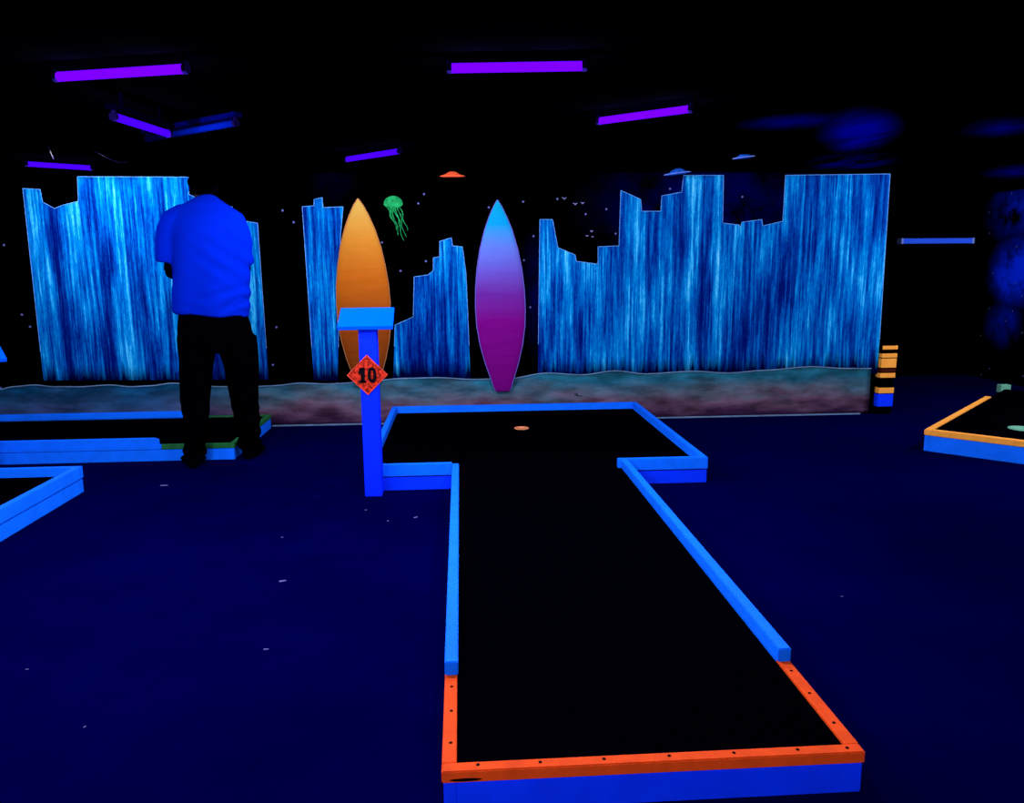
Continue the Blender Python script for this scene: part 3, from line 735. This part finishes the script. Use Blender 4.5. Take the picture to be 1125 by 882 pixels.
# trousers
bm = bmesh.new()
chain(bm, [P(233, 340, YP + .03), P(235, 358, YP + .03), P(238, 375, YP + .03), P(238, 386, YP + .03)], [(.205, .125), (.225, .14), (.235, .15), (.20, .13)], 24, up=(0, 1, 0))
for sg_, pts in ((-1, [(215, 370, .02, .115), (216, 395, .0, .105), (215, 420, -.01, .095), (214, 440, .0, .090), (216, 465, -.02, .078), (214, 486, -.04, .070), (214, 500, -.04, .064)]),
                 (1, [(260, 370, .04, .125), (264, 395, .05, .112), (267, 420, .08, .098), (269, 440, .1, .088), (272, 465, .13, .080), (274, 484, .16, .074), (275, 493, .16, .068)])):
    cs = [P(a_, b_, YP + c_) for a_, b_, c_, _ in pts]; cs[-1].z = max(cs[-1].z, .035)
    chain(bm, cs, [q[3] for q in pts], 18)
def fold(c_, n_):
    low = max(0, .45 - c_.z) / .45
    return n_ * (.006 * noise.noise(c_ * 9) + .010 * low * math.sin(c_.z * 75 + 3 * noise.noise(c_ * 5)))
fuse('trousers', bm, M['trousers'], root, .010, 5, fold)
for a_, tx in ((ankL, -.10), (ankR, .03)):
    bm = bmesh.new()
    chain(bm, [(a_.x + .0, a_.y - .055, .045), (a_.x + tx * .2, a_.y + .02, .05), (a_.x + tx * .6, a_.y + .10, .042), (a_.x + tx, a_.y + .17 if tx > 0 else a_.y + .06, .032)], [(.042, .044), (.045, .048), (.05, .04), (.04, .026)], 16, up=(0, 0, 1))
    sh = fuse('shoe', bm, M['shoe'], root, .007, 3, lambda c_, n_: Vector((0, 0, max(0, .004 - c_.z))))
# t-shirt: torso, shoulders, short sleeves, drape folds
bm = bmesh.new()
tor = [(231.5, 346, .03, .232, .150), (231.5, 330, .03, .236, .150), (232, 305, .03, .232, .148), (231.5, 280, .04, .236, .15), (230, 258, .05, .234, .145), (227, 243, .065, .235, .13), (226, 232, .085, .19, .11), (228, 225, .11, .11, .085), (228, 221.5, .13, .07, .065)]
chain(bm, [P(a_, b_, YP + c_) for a_, b_, c_, _, _ in tor], [(q[3], q[4]) for q in tor], 30, up=(0, 1, 0))
for pts in ([(214, 240, .08, .09), (201, 240.5, .07, .092), (191, 245.5, .06, .088), (186.5, 255, .05, .080), (185, 268, .045, .076), (184.5, 279, .04, .073), (184, 289, .04, .072)], [(240, 241, .09, .09), (250, 243, .08, .09), (258, 249, .07, .083), (262.5, 258, .06, .077), (264.5, 269, .055, .071), (265.5, 280, .05, .068), (266, 290, .05, .066)]):
    chain(bm, [P(a_, b_, YP + c_) for a_, b_, c_, _ in pts], [q[3] for q in pts], 18, up=(0, 1, 0))
w0 = P(231, 340, YP).z
def cloth(c_, n_):
    t = c_.z - w0; x = c_.x - pc.x
    lowf = math.exp(-((t - .06) / .09) ** 2); rightf = 1 / (1 + math.exp(-x * 14))
    f_ = .0065 * lowf * rightf * math.sin((t * 75 - abs(x - .02) ** 1.2 * 40) + 2 * noise.noise(c_ * 6))
    f_ += .005 * math.exp(-((t - .3) / .16) ** 2) * rightf * math.sin((t * 55 + x * 40))
    f_ +=   .005 * noise.noise(Vector((c_.x * 7, c_.y * 7, c_.z * 3.0)))
    f_ += .005 * math.sin(x * 26 + 2 * noise.noise(c_ * 3)) * math.exp(-(t / .25) ** 2)
    return n_ * f_
fuse('t_shirt', bm, M['shirt'], root, .0095, 11, cloth)
# ---------------------------------------------------------------- world & view
w = bpy.data.worlds.new('world'); w.use_nodes = True; S.world = w
w.node_tree.nodes['Background'].inputs['Color'].default_value = (0, 0, 0, 1); w.node_tree.nodes['Background'].inputs['Strength'].default_value = 0
for o in bpy.data.objects:
    if 'mat' in o: del o['mat']
S.view_settings.view_transform = 'Standard'; S.view_settings.look = 'None'; S.view_settings.gamma = 1
S.view_settings.use_curve_mapping = False; S.view_settings.exposure = 3.5
